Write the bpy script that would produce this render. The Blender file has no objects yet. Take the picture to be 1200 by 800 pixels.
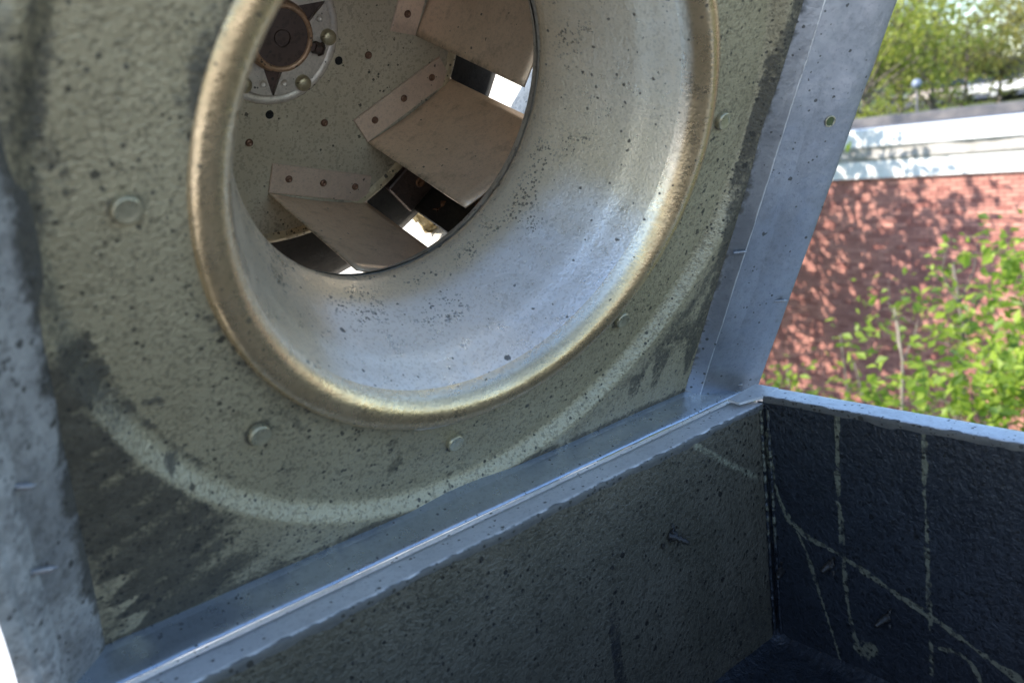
import bpy, bmesh, math, random
import numpy as np
from mathutils import Vector, Matrix, noise as mnoise
random.seed(7)
R = math.radians
sc = bpy.context.scene
COL = sc.collection

# ------------------------------------------------------------------ camera
cam_d = bpy.data.cameras.new('camera')
cam = bpy.data.objects.new('camera', cam_d); COL.objects.link(cam)
CR = Vector((0.77402742, -0.61931023, -0.13166772))
CD = Vector((-0.24930887, -0.10696067, -0.96249909))
CF = Vector((0.58200227, 0.77782662, -0.23719003))
CP = Vector((-0.79863591, -0.57918811, 0.34924068))
m = Matrix(((CR.x, -CD.x, -CF.x, CP.x), (CR.y, -CD.y, -CF.y, CP.y), (CR.z, -CD.z, -CF.z, CP.z), (0, 0, 0, 1)))
cam.matrix_world = m
cam_d.sensor_width = 36
cam_d.lens = 961.6 / 1200 * 36
cam_d.clip_start = .02
cam_d.clip_end = 3000
cam_d.dof.use_dof = True
cam_d.dof.focus_distance = 1.0
cam_d.dof.aperture_fstop = 5.0
sc.camera = cam

# ------------------------------------------------------------------ light
SUN = Vector((-0.72, 0.36, 0.60)).normalized()
elev = math.asin(SUN.z); rot = math.atan2(SUN.x, SUN.y)
w = bpy.data.worlds.new('World'); sc.world = w; w.use_nodes = True
nt = w.node_tree; nt.nodes.clear()
sky = nt.nodes.new('ShaderNodeTexSky'); sky.sky_type = 'NISHITA'; sky.sun_disc = False
sky.sun_elevation = elev; sky.sun_rotation = rot
sky.air_density = 1.0; sky.dust_density = .6; sky.ozone_density = 3.0
bg = nt.nodes.new('ShaderNodeBackground'); bg.inputs[1].default_value = .15
wo = nt.nodes.new('ShaderNodeOutputWorld')
nt.links.new(sky.outputs[0], bg.inputs[0]); nt.links.new(bg.outputs[0], wo.inputs[0])
sd = bpy.data.lights.new('sun', 'SUN'); sd.energy = 3.4; sd.angle = R(.5); sd.color = (1, .93, .82)
so = bpy.data.objects.new('sun', sd); COL.objects.link(so)
so.rotation_euler = SUN.to_track_quat('Z', 'Y').to_euler(); so.location = (0, 0, 30)
sc.view_settings.view_transform = 'Standard'; sc.view_settings.look = 'None'
sc.view_settings.exposure = 1.45; sc.view_settings.gamma = 1
sc.view_settings.use_curve_mapping = False
sc.cycles.max_bounces = 8; sc.cycles.diffuse_bounces = 4; sc.cycles.glossy_bounces = 4
sc.cycles.use_denoising = True
sc.cycles.caustics_reflective = False; sc.cycles.caustics_refractive = False

# ------------------------------------------------------------------ helpers
def tag(o, label=None, cat=None, group=None, kind=None):
    if label: o['label'] = label
    if cat: o['category'] = cat
    if group: o['group'] = group
    if kind: o['kind'] = kind
    return o

def empty(name, loc=(0, 0, 0), rot=(0, 0, 0)):
    o = bpy.data.objects.new(name, None); COL.objects.link(o); o.location = loc; o.rotation_euler = rot
    o.empty_display_size = .1
    return o

def link(name, me, mat=None, parent=None, loc=None, smooth=False):
    o = bpy.data.objects.new(name, me); COL.objects.link(o)
    if mat is not None and len(me.materials) == 0:
        for mm in (mat if isinstance(mat, (list, tuple)) else [mat]): me.materials.append(mm)
    if parent: o.parent = parent
    if loc is not None: o.location = loc
    if smooth:
        me.polygons.foreach_set('use_smooth', [True] * len(me.polygons))
    return o

def build(name, bm, mat, parent=None, loc=None, smooth=False):
    me = bpy.data.meshes.new(name); bm.normal_update(); bm.to_mesh(me); bm.free()
    return link(name, me, mat, parent, loc, smooth)

def pydata(name, V, F, mat, parent=None, loc=None, smooth=False, attrs=None):
    me = bpy.data.meshes.new(name); me.from_pydata(V, [], F); me.update()
    if attrs:
        for k, vals in attrs.items():
            a = me.attributes.new(k, 'FLOAT', 'POINT'); a.data.foreach_set('value', np.asarray(vals, dtype=np.float32))
    return link(name, me, mat, parent, loc, smooth)

def box(bm, x0, x1, y0, y1, z0, z1, mtx=None):
    vs = [bm.verts.new((x, y, z)) for z in (z0, z1) for y in (y0, y1) for x in (x0, x1)]
    if mtx is not None:
        for v in vs: v.co = mtx @ v.co
    for f in ((0, 2, 3, 1), (4, 5, 7, 6), (0, 1, 5, 4), (2, 6, 7, 3), (0, 4, 6, 2), (1, 3, 7, 5)):
        bm.faces.new([vs[i] for i in f])
    return vs

def tube(bm, pts, rads, n=8, cap=True):
    rings = []
    for i, p in enumerate(pts):
        p = Vector(p)
        a = Vector(pts[max(i - 1, 0)]); b = Vector(pts[min(i + 1, len(pts) - 1)])
        t = (b - a); t = t.normalized() if t.length > 1e-9 else Vector((0, 0, 1))
        ref = Vector((0, 0, 1)) if abs(t.z) < .9 else Vector((1, 0, 0))
        e1 = t.cross(ref).normalized(); e2 = t.cross(e1)
        rings.append([bm.verts.new(p + (e1 * math.cos(2 * math.pi * k / n) + e2 * math.sin(2 * math.pi * k / n)) * rads[i]) for k in range(n)])
    for a, b in zip(rings, rings[1:]):
        for k in range(n): bm.faces.new((a[k], a[(k + 1) % n], b[(k + 1) % n], b[k]))
    if cap:
        for rg in (rings[0], rings[-1]):
            try: bm.faces.new(rg)
            except Exception: pass

def revolve(prof, n=64, cen=(0, 0), cap_in=False, cap_out=False):
    """profile of (radius, z) about the local z axis"""
    V = []; F = []
    for r, z in prof:
        for k in range(n):
            a = 2 * math.pi * k / n; V.append((cen[0] + r * math.cos(a), cen[1] + r * math.sin(a), z))
    for i in range(len(prof) - 1):
        for k in range(n):
            k2 = (k + 1) % n
            F.append((i * n + k, i * n + k2, (i + 1) * n + k2, (i + 1) * n + k))
    if cap_in: F.append(tuple(range(n)))
    if cap_out: F.append(tuple((len(prof) - 1) * n + k for k in range(n)))
    return V, F

def fbm(x, y, z=0., o=4): return mnoise.fractal(Vector((x, y, z)), 1.0, 2.0, o)
def sstep(a, b, x):
    t = min(1, max(0, (x - a) / (b - a))); return t * t * (3 - 2 * t)

# ------------------------------------------------------------------ materials
class NT:
    def __init__(s, name):
        s.m = bpy.data.materials.new(name); s.m.use_nodes = True; s.t = s.m.node_tree; s.t.nodes.clear()
        s.out = s.n('ShaderNodeOutputMaterial'); s.tc = s.n('ShaderNodeTexCoord')
    def n(s, ty, **k):
        q = s.t.nodes.new(ty)
        for a, b in k.items(): setattr(q, a, b)
        return q
    def l(s, a, b): s.t.links.new(a, b)
    def mapped(s, scale=(1, 1, 1), rot=(0, 0, 0)):
        mp = s.n('ShaderNodeMapping'); s.l(s.tc.outputs['Object'], mp.inputs[0])
        mp.inputs['Scale'].default_value = scale; mp.inputs['Rotation'].default_value = rot; return mp.outputs[0]
    def noise(s, scale, detail=3, rough=.55, vec=None, dist=0):
        q = s.n('ShaderNodeTexNoise'); q.inputs['Scale'].default_value = scale; q.inputs['Detail'].default_value = detail
        q.inputs['Roughness'].default_value = rough; q.inputs['Distortion'].default_value = dist
        s.l(vec if vec is not None else s.tc.outputs['Object'], q.inputs['Vector']); return q.outputs[0]
    def voro(s, scale, feature='F1', vec=None):
        q = s.n('ShaderNodeTexVoronoi'); q.feature = feature; q.inputs['Scale'].default_value = scale
        s.l(vec if vec is not None else s.tc.outputs['Object'], q.inputs['Vector']); return q
    def ramp(s, fac, a, b, ca=(0, 0, 0, 1), cb=(1, 1, 1, 1)):
        q = s.n('ShaderNodeMapRange'); q.interpolation_type = 'SMOOTHSTEP'
        s.l(fac, q.inputs[0]); q.inputs[1].default_value = a; q.inputs[2].default_value = b; return q.outputs[0]
    def math(s, op, a, b=None, clamp=False):
        q = s.n('ShaderNodeMath'); q.operation = op; q.use_clamp = clamp
        for i, x in enumerate((a, b)):
            if x is None: continue
            if isinstance(x, (int, float)): q.inputs[i].default_value = x
            else: s.l(x, q.inputs[i])
        return q.outputs[0]
    def mix(s, fac, a, b):
        q = s.n('ShaderNodeMix'); q.data_type = 'RGBA'
        for i, x in ((0, fac), (6, a), (7, b)):
            if isinstance(x, (int, float)): q.inputs[i].default_value = x
            elif isinstance(x, (tuple, list)): q.inputs[i].default_value = (*x[:3], 1)
            else: s.l(x, q.inputs[i])
        return q.outputs[2]
    def mixf(s, fac, a, b):
        q = s.n('ShaderNodeMix'); q.data_type = 'FLOAT'
        for i, x in ((0, fac), (2, a), (3, b)):
            if isinstance(x, (int, float)): q.inputs[i].default_value = x
            else: s.l(x, q.inputs[i])
        return q.outputs[0]
    def attr(s, name):
        q = s.n('ShaderNodeAttribute'); q.attribute_name = name; return q.outputs['Fac']
    def bump(s, h, strength=.5, dist=.001, prev=None):
        q = s.n('ShaderNodeBump'); q.inputs['Strength'].default_value = strength; q.inputs['Distance'].default_value = dist
        s.l(h, q.inputs['Height'])
        if prev is not None: s.l(prev, q.inputs['Normal'])
        return q.outputs[0]
    def bsdf(s, color, rough, metal=0., normal=None, spec=.5, **kw):
        q = s.n('ShaderNodeBsdfPrincipled')
        for nme, x in (('Base Color', color), ('Roughness', rough), ('Metallic', metal), ('Specular IOR Level', spec)):
            if isinstance(x, (tuple, list)): q.inputs[nme].default_value = (*x[:3], 1)
            elif isinstance(x, (int, float)): q.inputs[nme].default_value = x
            else: s.l(x, q.inputs[nme])
        if normal is not None: s.l(normal, q.inputs['Normal'])
        for a, b in kw.items(): q.inputs[a].default_value = b
        s.l(q.outputs[0], s.out.inputs[0]); return q

def greasy(name, base, base2, rough=.45, metal=.5, stipple=380, bump=.6, bdist=.0012, speck=.5, grime_shade=(.032, .028, .021), brushed=None, blot=.5, light=(.5, .48, .38), pit=.35, edgy=1.):
    """sheet metal under a film of stippled grease; point attributes: grime (dark dirt, and the painted lip shadow), scrape (lighter marks, and the sky glow painted on the cone), pepper"""
    s = NT(name)
    big = s.noise(9, 5, .7); mid = s.noise(48, 5, .7); fine = s.noise(stipple, 2, .6)
    med = s.noise(stipple * .42, 2, .6)
    c = s.mix(s.ramp(big, .35, .68), base, base2)
    c = s.mix(s.math('MULTIPLY', s.ramp(mid, .5, .75), blot), c, tuple(x * .62 for x in base))
    c = s.mix(s.math('MULTIPLY', s.ramp(fine, .54, .74), .3), c, tuple(x * .45 for x in base))
    def specks(v, size, keep, dens=None):
        sep = s.n('ShaderNodeSeparateColor'); s.l(v.outputs['Color'], sep.inputs[0])
        d = s.math('ADD', v.outputs['Distance'], s.math('MULTIPLY', s.math('SUBTRACT', fine, .5), .5))
        sz = s.math('MULTIPLY', s.math('MULTIPLY', sep.outputs[1], sep.outputs[1]), size)
        k = s.math('GREATER_THAN', sep.outputs[0], keep if dens is None else s.math('SUBTRACT', keep, dens))
        return s.math('MULTIPLY', s.math('LESS_THAN', d, sz), k)
    clus = s.math('MULTIPLY', s.math('SUBTRACT', big, .5), 1.2)      # dirt gathers in drifts
    g0 = s.attr('grime_shade')
    dens = s.math('MULTIPLY', s.math('ADD', clus, s.math('MULTIPLY', g0, .25)), min(1., speck * 2.5))
    sp = s.math('MAXIMUM', specks(s.voro(120), .40, 1 - .20 * speck, dens), specks(s.voro(290), .6, 1 - .42 * speck, dens))
    pv = s.voro(stipple * .75)
    pt = specks(pv, 1.1, .35)
    pk = s.math('MULTIPLY', specks(pv, 1.0, .35), s.ramp(s.math('SUBTRACT', s.math('ADD', s.math('MULTIPLY', s.attr('pepper'), .62), .30), mid), -.1, .15))
    sp = s.math('MAXIMUM', sp, s.math('MULTIPLY', pk, s.math('GREATER_THAN', s.attr('pepper'), .02)))
    gn = s.math('ADD', s.math('MULTIPLY', s.math('SUBTRACT', med, .5), .7), s.math('MULTIPLY', s.math('SUBTRACT', mid, .5), 1.3))
    g = s.ramp(s.math('ADD', g0, s.math('MULTIPLY', gn, s.math('MULTIPLY', s.math('MULTIPLY', g0, s.math('SUBTRACT', 1.25, g0)), 3.))), .22, .85)
    sc0 = s.attr('scrape_glow')
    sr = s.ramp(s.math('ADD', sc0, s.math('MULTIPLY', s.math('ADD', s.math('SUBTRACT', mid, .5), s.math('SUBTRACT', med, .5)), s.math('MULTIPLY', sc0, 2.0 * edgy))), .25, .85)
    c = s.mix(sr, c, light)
    c = s.mix(s.math('MULTIPLY', pt, pit), c, tuple(x * .30 for x in base))
    c = s.mix(s.math('MULTIPLY', g, .9), c, s.mix(s.ramp(mid, .4, .65), grime_shade, tuple(x * 2.2 for x in grime_shade)))
    c = s.mix(s.math('MULTIPLY', sp, .85), c, tuple(x * .8 for x in grime_shade))
    rg = s.mixf(s.ramp(mid, .3, .7), rough - .05, rough + .09); rg = s.mixf(g, rg, .6)
    mt = s.mixf(s.math('MAXIMUM', g, sp), metal, 0.0)
    h = s.math('ADD', s.math('ADD', s.math('MULTIPLY', fine, .6), s.math('MULTIPLY', med, 1.1)), s.math('ADD', s.math('MULTIPLY', sp, .5), s.math('MULTIPLY', pt, -pit * .6)))
    h = s.math('ADD', h, s.math('MULTIPLY', mid, .35))
    nrm = s.bump(h, bump, bdist)
    if brushed: nrm = s.bump(s.noise(60, 3, .7, s.mapped(brushed)), .3, .0006, nrm)
    s.bsdf(c, rg, mt, nrm)
    return s.m

M = {}
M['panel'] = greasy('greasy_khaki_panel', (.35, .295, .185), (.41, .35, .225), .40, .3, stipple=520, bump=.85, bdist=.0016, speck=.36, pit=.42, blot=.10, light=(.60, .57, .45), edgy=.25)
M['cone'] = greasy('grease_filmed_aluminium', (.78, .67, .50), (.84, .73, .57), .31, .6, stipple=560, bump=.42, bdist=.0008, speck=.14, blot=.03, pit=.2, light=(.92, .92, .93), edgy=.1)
M['lip'] = greasy('tan_filmed_aluminium', (.60, .44, .25), (.70, .53, .32), .27, .78, stipple=420, bump=.3, speck=.08, blot=.12, pit=.15, light=(.82, .73, .58), edgy=.1)
M['zinc'] = greasy('weathered_zinc_flange', (.29, .30, .32), (.37, .38, .40), .40, .75, stipple=250, bump=.25, speck=.13, blot=.2, pit=.1, light=(.75, .75, .75))
M['zinc_rough'] = greasy('mottled_rough_zinc', (.27, .26, .25), (.50, .485, .46), .5, .25, stipple=330, bump=.8, bdist=.0014, speck=.3, blot=.25, pit=.3, light=(.6, .59, .57))
M['zinc_sky_tint'] = greasy('sky_tinted_zinc_channel', (.44, .50, .58), (.54, .60, .68), .30, .85, stipple=250, bump=.2, speck=.16, blot=.25, pit=.08, light=(.8, .8, .82))  # same zinc with the blue sky reflection put into its colour
M['rim'] = greasy('zinc_rim', (.66, .66, .66), (.76, .76, .76), .42, .3, stipple=260, bump=.25, speck=.25, blot=.25, pit=.12)
M['duct'] = greasy('grease_coated_duct_wall', (.092, .080, .056), (.125, .108, .078), .42, .0, stipple=380, bump=.9, bdist=.002, speck=.25, pit=.45, blot=.3, grime_shade=(.008, .008, .009), light=(.30, .28, .19))
M['duct_dark'] = greasy('black_grease_duct_wall', (.017, .020, .026), (.027, .031, .038), .45, .0, stipple=260, bump=.9, bdist=.002, speck=.4, pit=.5, grime_shade=(.005, .005, .006), light=(.15, .145, .10), edgy=1.6)
M['wheel'] = greasy('greasy_wheel_plate', (.52, .45, .33), (.60, .53, .40), .45, .2, stipple=420, bump=.7, speck=.12, pit=.3, blot=.2)
M['blade'] = greasy('brown_filmed_blade', (.70, .51, .35), (.80, .61, .44), .34, .35, stipple=500, bump=.2, speck=.02, brushed=(1, 14, 1), blot=.75, pit=.12)
M['flange'] = greasy('brown_filmed_blade_flange', (.70, .54, .43), (.78, .62, .50), .34, .4, stipple=500, bump=.2, speck=.05, pit=.12, blot=.3)
M['hub_plate'] = greasy('pale_hub_plate', (.60, .54, .47), (.70, .64, .57), .36, .45, stipple=420, bump=.25, speck=.2, pit=.15)
M['bolt'] = greasy('greasy_bolt_head', (.44, .39, .26), (.54, .48, .33), .3, .6, stipple=500, bump=.25, speck=.2, pit=.2)
M['dark_steel'] = greasy('dark_oily_steel', (.085, .058, .050), (.13, .085, .072), .42, .3, stipple=300, bump=.4, speck=.2)
M['copper'] = greasy('brown_bushing_rim', (.42, .26, .16), (.55, .37, .25), .4, .5, stipple=320, bump=.6, speck=1.)
M['rust'] = greasy('rusty_steel', (.20, .085, .04), (.34, .17, .09), .7, .1, stipple=250, bump=.8, speck=.6)
M['rivet'] = greasy('brown_rivet', (.17, .095, .065), (.26, .15, .10), .35, .6, stipple=500, bump=.3, speck=.1, pit=.1)
M['seam'] = greasy('grease_caked_seam', (.50, .40, .25), (.62, .52, .34), .5, .1, stipple=120, bump=.9, bdist=.003, speck=1.)
M['scrap'] = greasy('tan_fibre_scrap', (.72, .58, .34), (.80, .68, .42), .8, .0, stipple=160, bump=.8, bdist=.003, speck=.5)
M['housing'] = greasy('housing_aluminium', (.66, .62, .54), (.74, .70, .62), .5, .2, stipple=200, bump=.4, speck=.4)
M['black'] = greasy('black_motor_pan', (.025, .022, .019), (.045, .038, .032), .5, .1, stipple=200, bump=.5, speck=.2)

def simple(name, c1, c2, scale=8, rough=.7, metal=0, bump=.2, bd=.01, nrmscale=None):
    s = NT(name); nn = s.noise(scale, 5, .6)
    c = s.mix(s.ramp(nn, .3, .7), c1, c2)
    s.bsdf(c, rough, metal, s.bump(s.noise(nrmscale or scale * 4, 4), bump, bd)); return s.m
M['membrane'] = simple('white_roof_membrane', (.70, .69, .66), (.78, .77, .75), 3, .6)
M['hole'] = simple('hole_dark', (.006, .006, .006), (.01, .01, .01), 50, .8)

# ================================================================== exhaust fan (tilted open on its hinge)
FAN = empty('exhaust_fan')
u = Vector((1, 0, 0)); v = Vector((0, -0.40722458, 0.91332806)); nn_ = Vector((0, .91332806, .40722458))
FAN.matrix_world = Matrix(((u.x, v.x, -nn_.x, 0), (u.y, v.y, -nn_.y, .0419), (u.z, v.z, -nn_.z, 0), (0, 0, 0, 1)))
tag(FAN, 'large square exhaust fan tipped open on the duct rim, greasy round inlet facing out', 'exhaust fan')
OC = Vector((-.38527, .33526, -.04706))          # inlet centre in fan coordinates; children below use it as origin
def part(name, V, F, mat, smooth=True, parent=FAN, attrs=None, loc=OC):
    return pydata(name, V, F, mat, parent, loc, smooth, attrs)

# base panel with a recessed round field and rolled bead
RBEAD = .343
def panel_z(x, y):
    r = math.hypot(x, y)
    z = -.014 * (1 - sstep(.331, .3505, r))
    return z + .0012 * fbm(x * 5, y * 5, 3)
def grime_shade_panel(x, y):
    r = math.hypot(x, y); g = 0.
    n1 = fbm(x * 9, y * 9, 1.5); n2 = fbm(x * 30, y * 30, 4)
    # drip fan in the lower left corner: fingers running in from the seam
    yy = y - (x + .34) * .42                     # fingers slope up to the right
    finger = .5 + .5 * math.sin(yy * 205 + 3.2 * fbm(yy * 16, 0, 7))
    reach = .050 + .105 * sstep(-.10, -.27, y) * (.72 + .5 * fbm(yy * 11, 2.0, 9))
    dx = x + .350 - .010 * sstep(-.16, -.34, y)
    if y < -.03 and r > .325:
        start = -.004 + .022 * (1 - finger) * sstep(-.15, -.28, y) + .010 * sstep(-.27, -.36, y)
        a = sstep(start, start + .006, dx) * (1 - sstep(reach * .45, reach * 1.5, dx)) * sstep(-.03, -.09, y)
        g = max(g, a * (.74 + .32 * finger))
    if y < -.03 and r <= .331:
        a = (1 - sstep(.30, .334, .60 - r + .02 * n1 - 0)) * 0
    # thin crust all along the left seam
    g = max(g, .85 * (1 - sstep(.004, .018 + .02 * max(0, n1 + .3), abs(x + .338))) * (.55 + .45 * sstep(-.2, .3, n1)))
    # valley at the upper left
    if x < 0: g = max(g, (.74 + .3 * n1) * (1 - sstep(.003, .017, abs(r - .337 + .004 * n1))) * sstep(-.10, .03, y))
    if x < 0 and r > .352 and y > -.02: g = max(g, .42 * max(0, n1 + .25))
    # right seam: dark band that widens downwards, with tongues
    wdt = .010 + .010 * max(0, n1 + .4) + .05 * sstep(-.17, -.33, y)
    tong = .5 + .5 * math.sin(x * 150 + 4 * fbm(x * 20, 0, 2))
    lim = sstep(-.335 + .05 * tong * sstep(.1, .3, x), -.300 + .05 * tong, y)
    if r > .335:
        g = max(g, .78 * (1 - sstep(wdt * .4, wdt, .341 - x)) * lim)
        if x > .1 and y < -.15:
            g = max(g, (.60 + .4 * n1) * lim * sstep(.346, .372, r))
            g = max(g, .72 * (1 - sstep(.0, .016, abs(x - .315 - .01 * n1))) * lim * sstep(-.15, -.28, y))
    elif x > 0:
        g = max(g, .75 * (1 - sstep(.002, .014, .3425 - x)) * (.6 + .4 * n1))
    # bottom seam and the bead's outer foot
    g = max(g, .72 * (1 - sstep(.001, .011 + .008 * n1, y + .341)))
    g = max(g, (.30 + .35 * n1) * (1 - sstep(.002, .03, abs(r - .362))) * sstep(0, -.2, y))
    for ba in (2, 47, 92, 137, 178, -137, -92, -45):
        bd = math.hypot(x - .2865 * math.cos(R(ba)), y - .2865 * math.sin(R(ba)))
        if bd < .02: g = max(g, (.62 + .5 * n2) * (1 - sstep(.0095, .0150, bd)))
    # around the inlet lip
    g = max(g, (.34 + .45 * n1) * (1 - sstep(.252, .275, r)))
    g = max(g, .32 * max(0, n2 + .1) * (1 - sstep(.26, .32, r)) * sstep(-.1, -.2, y) * sstep(.05, -.15, x))
    if y < -.10: g *= 1 - .85 * sstep(.328, .336, r) * (1 - sstep(.347, .351, r)) * sstep(-.10, -.17, y)
    if x > -.1: g = max(g, 1.0 * (1 - sstep(.2525, .2555, r)))  # undercut shadow of the lip, painted black on the panel
    # blotches on the left field
    q_ = fbm(x * 30, y * 30, 11)
    if x < 0: g = max(g, .6 * sstep(.42, .62, q_))
    
    return g
H = .346; STP = .0026
ax = np.arange(-H, H + STP * .6, STP); ax[-1] = H
idx = {}; V = []; F = []; G = []; S = []
for j, y in enumerate(ax):
    for i, x in enumerate(ax):
        if math.hypot(x, y) < .232: continue
        idx[i, j] = len(V); V.append((float(x), float(y), panel_z(x, y)))
        G.append(grime_shade_panel(x, y)); r_ = math.hypot(x, y)
        if x < 0 and r_ > .346 and y > -.06:
            S.append(.75 * sstep(.346, .356, r_) * sstep(-.06, .0, y) * (.7 + .6 * fbm(x * 25, y * 25, 8))); continue
        S.append(.0 + (.42 * sstep(.330, .338, r_) * (1 - sstep(.3475, .3505, r_))) * (sstep(.05, -.16, y) if x < 0 else sstep(.06, -.10, y)))  # bead paler along its lower arc
for j in range(len(ax) - 1):
    for i in range(len(ax) - 1):
        q = [(i, j), (i + 1, j), (i + 1, j + 1), (i, j + 1)]
        if all(k in idx for k in q): F.append(tuple(idx[k] for k in q))
part('base_panel', V, F, M['panel'], attrs={'grime_shade': G, 'scrape_glow': S})

# four flared flanges: panel edge -> crease ridge -> outer lip with a folded thickness
def flange(side, outer):
    """side 0 right, 1 top, 2 left, 3 bottom ; profile in (half size, z)"""
    prof = [(.3425, -.0165), (.3440, -.0080), (.3460, -.0020), (.3535, .0065), (.3570, .0112), (.3592, .0146), (.3612, .0150), (.365, .0150), (.385, .0265), (outer - .02, .0405), (outer - .002, .0478), (outer, .0482), (outer, .0460), (outer - .003, .0455), (outer - .02, .0385), (.36, .0150)]
    if side == 3:
        prof = [(.3440, -.024), (.3448, -.006), (.3440, .0), (.3425, .012), (.3408, .024), (.3392, .032), (.3388, .0375), (.3390, .0395), (.3398, .0412), (.3408, .0418), (.3418, .0412), (.3425, .039), (.3430, .034), (.3435, .032), (.343, .0), (.342, -.02)]
    if side == 2:
        prof = [(.3320, -.0180), (.3370, -.0100), (.3420, -.0040), (.3480, .0030), (.3535, .0080), (.3590, .0125), (.3660, .0180), (.3730, .0235), (.385, .0325), (outer - .013, .0420), (outer - .011, .0445), (outer - .002, .0478), (outer, .0482), (outer, .0460), (outer - .02, .0385), (.36, .0050)]
    p3 = []
    for i_ in range(len(prof) - 1):
        for q_ in range(3): p3.append((prof[i_][0] + (prof[i_ + 1][0] - prof[i_][0]) * q_ / 3, prof[i_][1] + (prof[i_ + 1][1] - prof[i_][1]) * q_ / 3, i_ + q_ / 3))
    p3.append((*prof[-1], len(prof) - 1))
    n = 260; V = []; F = []; G = []; S = []
    for k in range(n + 1):
        for (h, z, i) in p3:
            lo = -min(h, .344) if side != 3 else -min(h, .45); hi = h
            if side == 2: lo, hi = -h, min(h, .344)
            if side == 3: lo, hi = -.400, .343 + max(0, (z + .004)) * 1.05 if z < .013 else .3605 + (min(z, .0478) - .013) / .035 * .0705
            q = lo + (hi - lo) * k / n; t = q / h
            dz = .0008 * fbm(q * 9, h * 20, side) if i > 2 else 0
            dn = .0008 * fbm(q * 12, side * 3, 2) if i > 3 and side != 3 else 0
            x, y = h + dn, q
            c, s_ = ((1, 0), (0, 1), (-1, 0), (0, -1))[side]
            X, Y = x * c - y * s_, x * s_ + y * c
            V.append((X, Y, z + dz))
            n1 = fbm(t * 14, h * 60, side + 5); g = 0
            if i <= 2.4: g = .8 * (.5 + .7 * fbm(q * 55, h * 200, side + 5)) * (1 - max(0, i - .5) * .5)
            if side == 0: g = max(g, .85 * (1 - sstep(1.6, 3.0, i - .7 * fbm(q * 20, 3, 1) - .6 * fbm(q * 90, 1, 1))))
            if side == 2: g = max(g, .9 * (1 - sstep(2.2, 5.4, i - 2.6 * fbm(q * 14, 3, 1) - .8 * fbm(q * 75, 1, 1))))
            if i >= 7 and side == 0: g = .34 * max(0, n1 + .25) * sstep(.3, -.9, Y / .36)
            if side == 2: g = max(g, .45 * max(0, n1 + .1) * sstep(-.1, .25, Y) + (.32 * (1 - sstep(.006, .022, abs(h - .372))) if i > 3 else 0))
            if side == 3: g = .7 * (.5 + .5 * n1) if i <= 1 else .35 * max(0, n1)
            G.append(g)
            S.append((.95 if 4.9 <= i <= 6.1 else 0) if side == 0 else (.15 if 7 <= i <= 10 else 0) if side == 3 else (.5 if i > 8.6 else 0) if side == 2 else 0)
    m_ = len(p3)
    for k in range(n):
        for i in range(m_ - 1):
            F.append((k * m_ + i, (k + 1) * m_ + i, (k + 1) * m_ + i + 1, k * m_ + i + 1))
    return part('flange', V, F, M['zinc_rough'] if side == 2 else M['zinc_sky_tint'] if side == 3 else M['zinc'], attrs={'grime_shade': G, 'scrape_glow': S})
for sd_, out_ in ((0, .4315), (1, .42), (2, .407), (3, .35)): flange(sd_, out_)

# inlet cone lofted between the lip circle and the throat circle
def plane_basis(a, b):
    n2 = Vector((a, b, -1)).normalized(); u2 = (Vector((1, 0, 0)) - n2 * n2.x).normalized(); return u2, u2.cross(n2) * -1 if u2.cross(n2).y < 0 else u2.cross(n2)
def loft(prof, n=240, tilt0=(.034, -.026), tilt1=(-.0663, .0374), z0=0., z1=-.1476):
    V = []; F = []; T = []
    for r, z in prof:
        t = min(1, max(0, (z0 - z) / (z0 - z1)))
        ta = tilt0[0] * (1 - t) + tilt1[0] * t; tb = tilt0[1] * (1 - t) + tilt1[1] * t
        u2, v2 = plane_basis(ta, tb)
        for k in range(n):
            a = 2 * math.pi * k / n
            p = u2 * (r * math.cos(a)) + v2 * (r * math.sin(a)) + Vector((.0006 * t, .0011 * t, z)); V.append(tuple(p)); T.append((r, z, a))
    for i in range(len(prof) - 1):
        for k in range(n):
            k2 = (k + 1) % n; F.append((i * n + k, i * n + k2, (i + 1) * n + k2, (i + 1) * n + k))
    return V, F, T
lip = [(.2440, -.0165), (.2490, -.0165), (.2503, -.0150), (.2507, -.0120), (.2502, -.0085), (.2485, -.0045), (.2460, -.0014), (.2420, .0004), (.2375, .0010), (.2325, .0002), (.2278, -.0022), (.2234, -.0068), (.2195, -.0120), (.2165, -.0190)]
con = [(.2165, -.0190), (.2150, -.0230), (.2125, -.0300), (.2082, -.0430), (.2030, -.0560), (.1978, -.0730), (.1922, -.0900), (.1868, -.1060), (.1820, -.1200), (.1778, -.1320), (.1750, -.1410), (.1733, -.1476), (.1730, -.1540), (.1745, -.1600), (.1760, -.1600), (.1750, -.1520)]
V, F, T = loft(lip)
G = []
for (r, z, a) in T:
    n1 = fbm(math.cos(a) * 5 * r / .25, math.sin(a) * 5, z * 90)
    n3 = fbm(math.cos(a) * 12, math.sin(a) * 12, z * 60)
    g = (.5 + .5 * n1) * (1 - sstep(-.015, -.010, z)) * .8 * (r > .24)
    g = max(g, .42 * max(0, n3) * (1 - sstep(-.008, .004, z)) * (1 if r > .24 else 0))
    G.append(g)
inlet = part('inlet_lip', V, F, M['lip'], attrs={'grime_shade': G, 'scrape_glow': [.8 * sstep(.2265, .2170, r) * (z > -.03) for (r, z, a) in T]})
con2 = []
for (a_, b_) in zip(con, con[1:]):
    for k in range(3): con2.append((a_[0] + (b_[0] - a_[0]) * k / 3, a_[1] + (b_[1] - a_[1]) * k / 3))
con2.append(con[-1])
V, F, T = loft(con2)
PE = []; G = []
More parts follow.
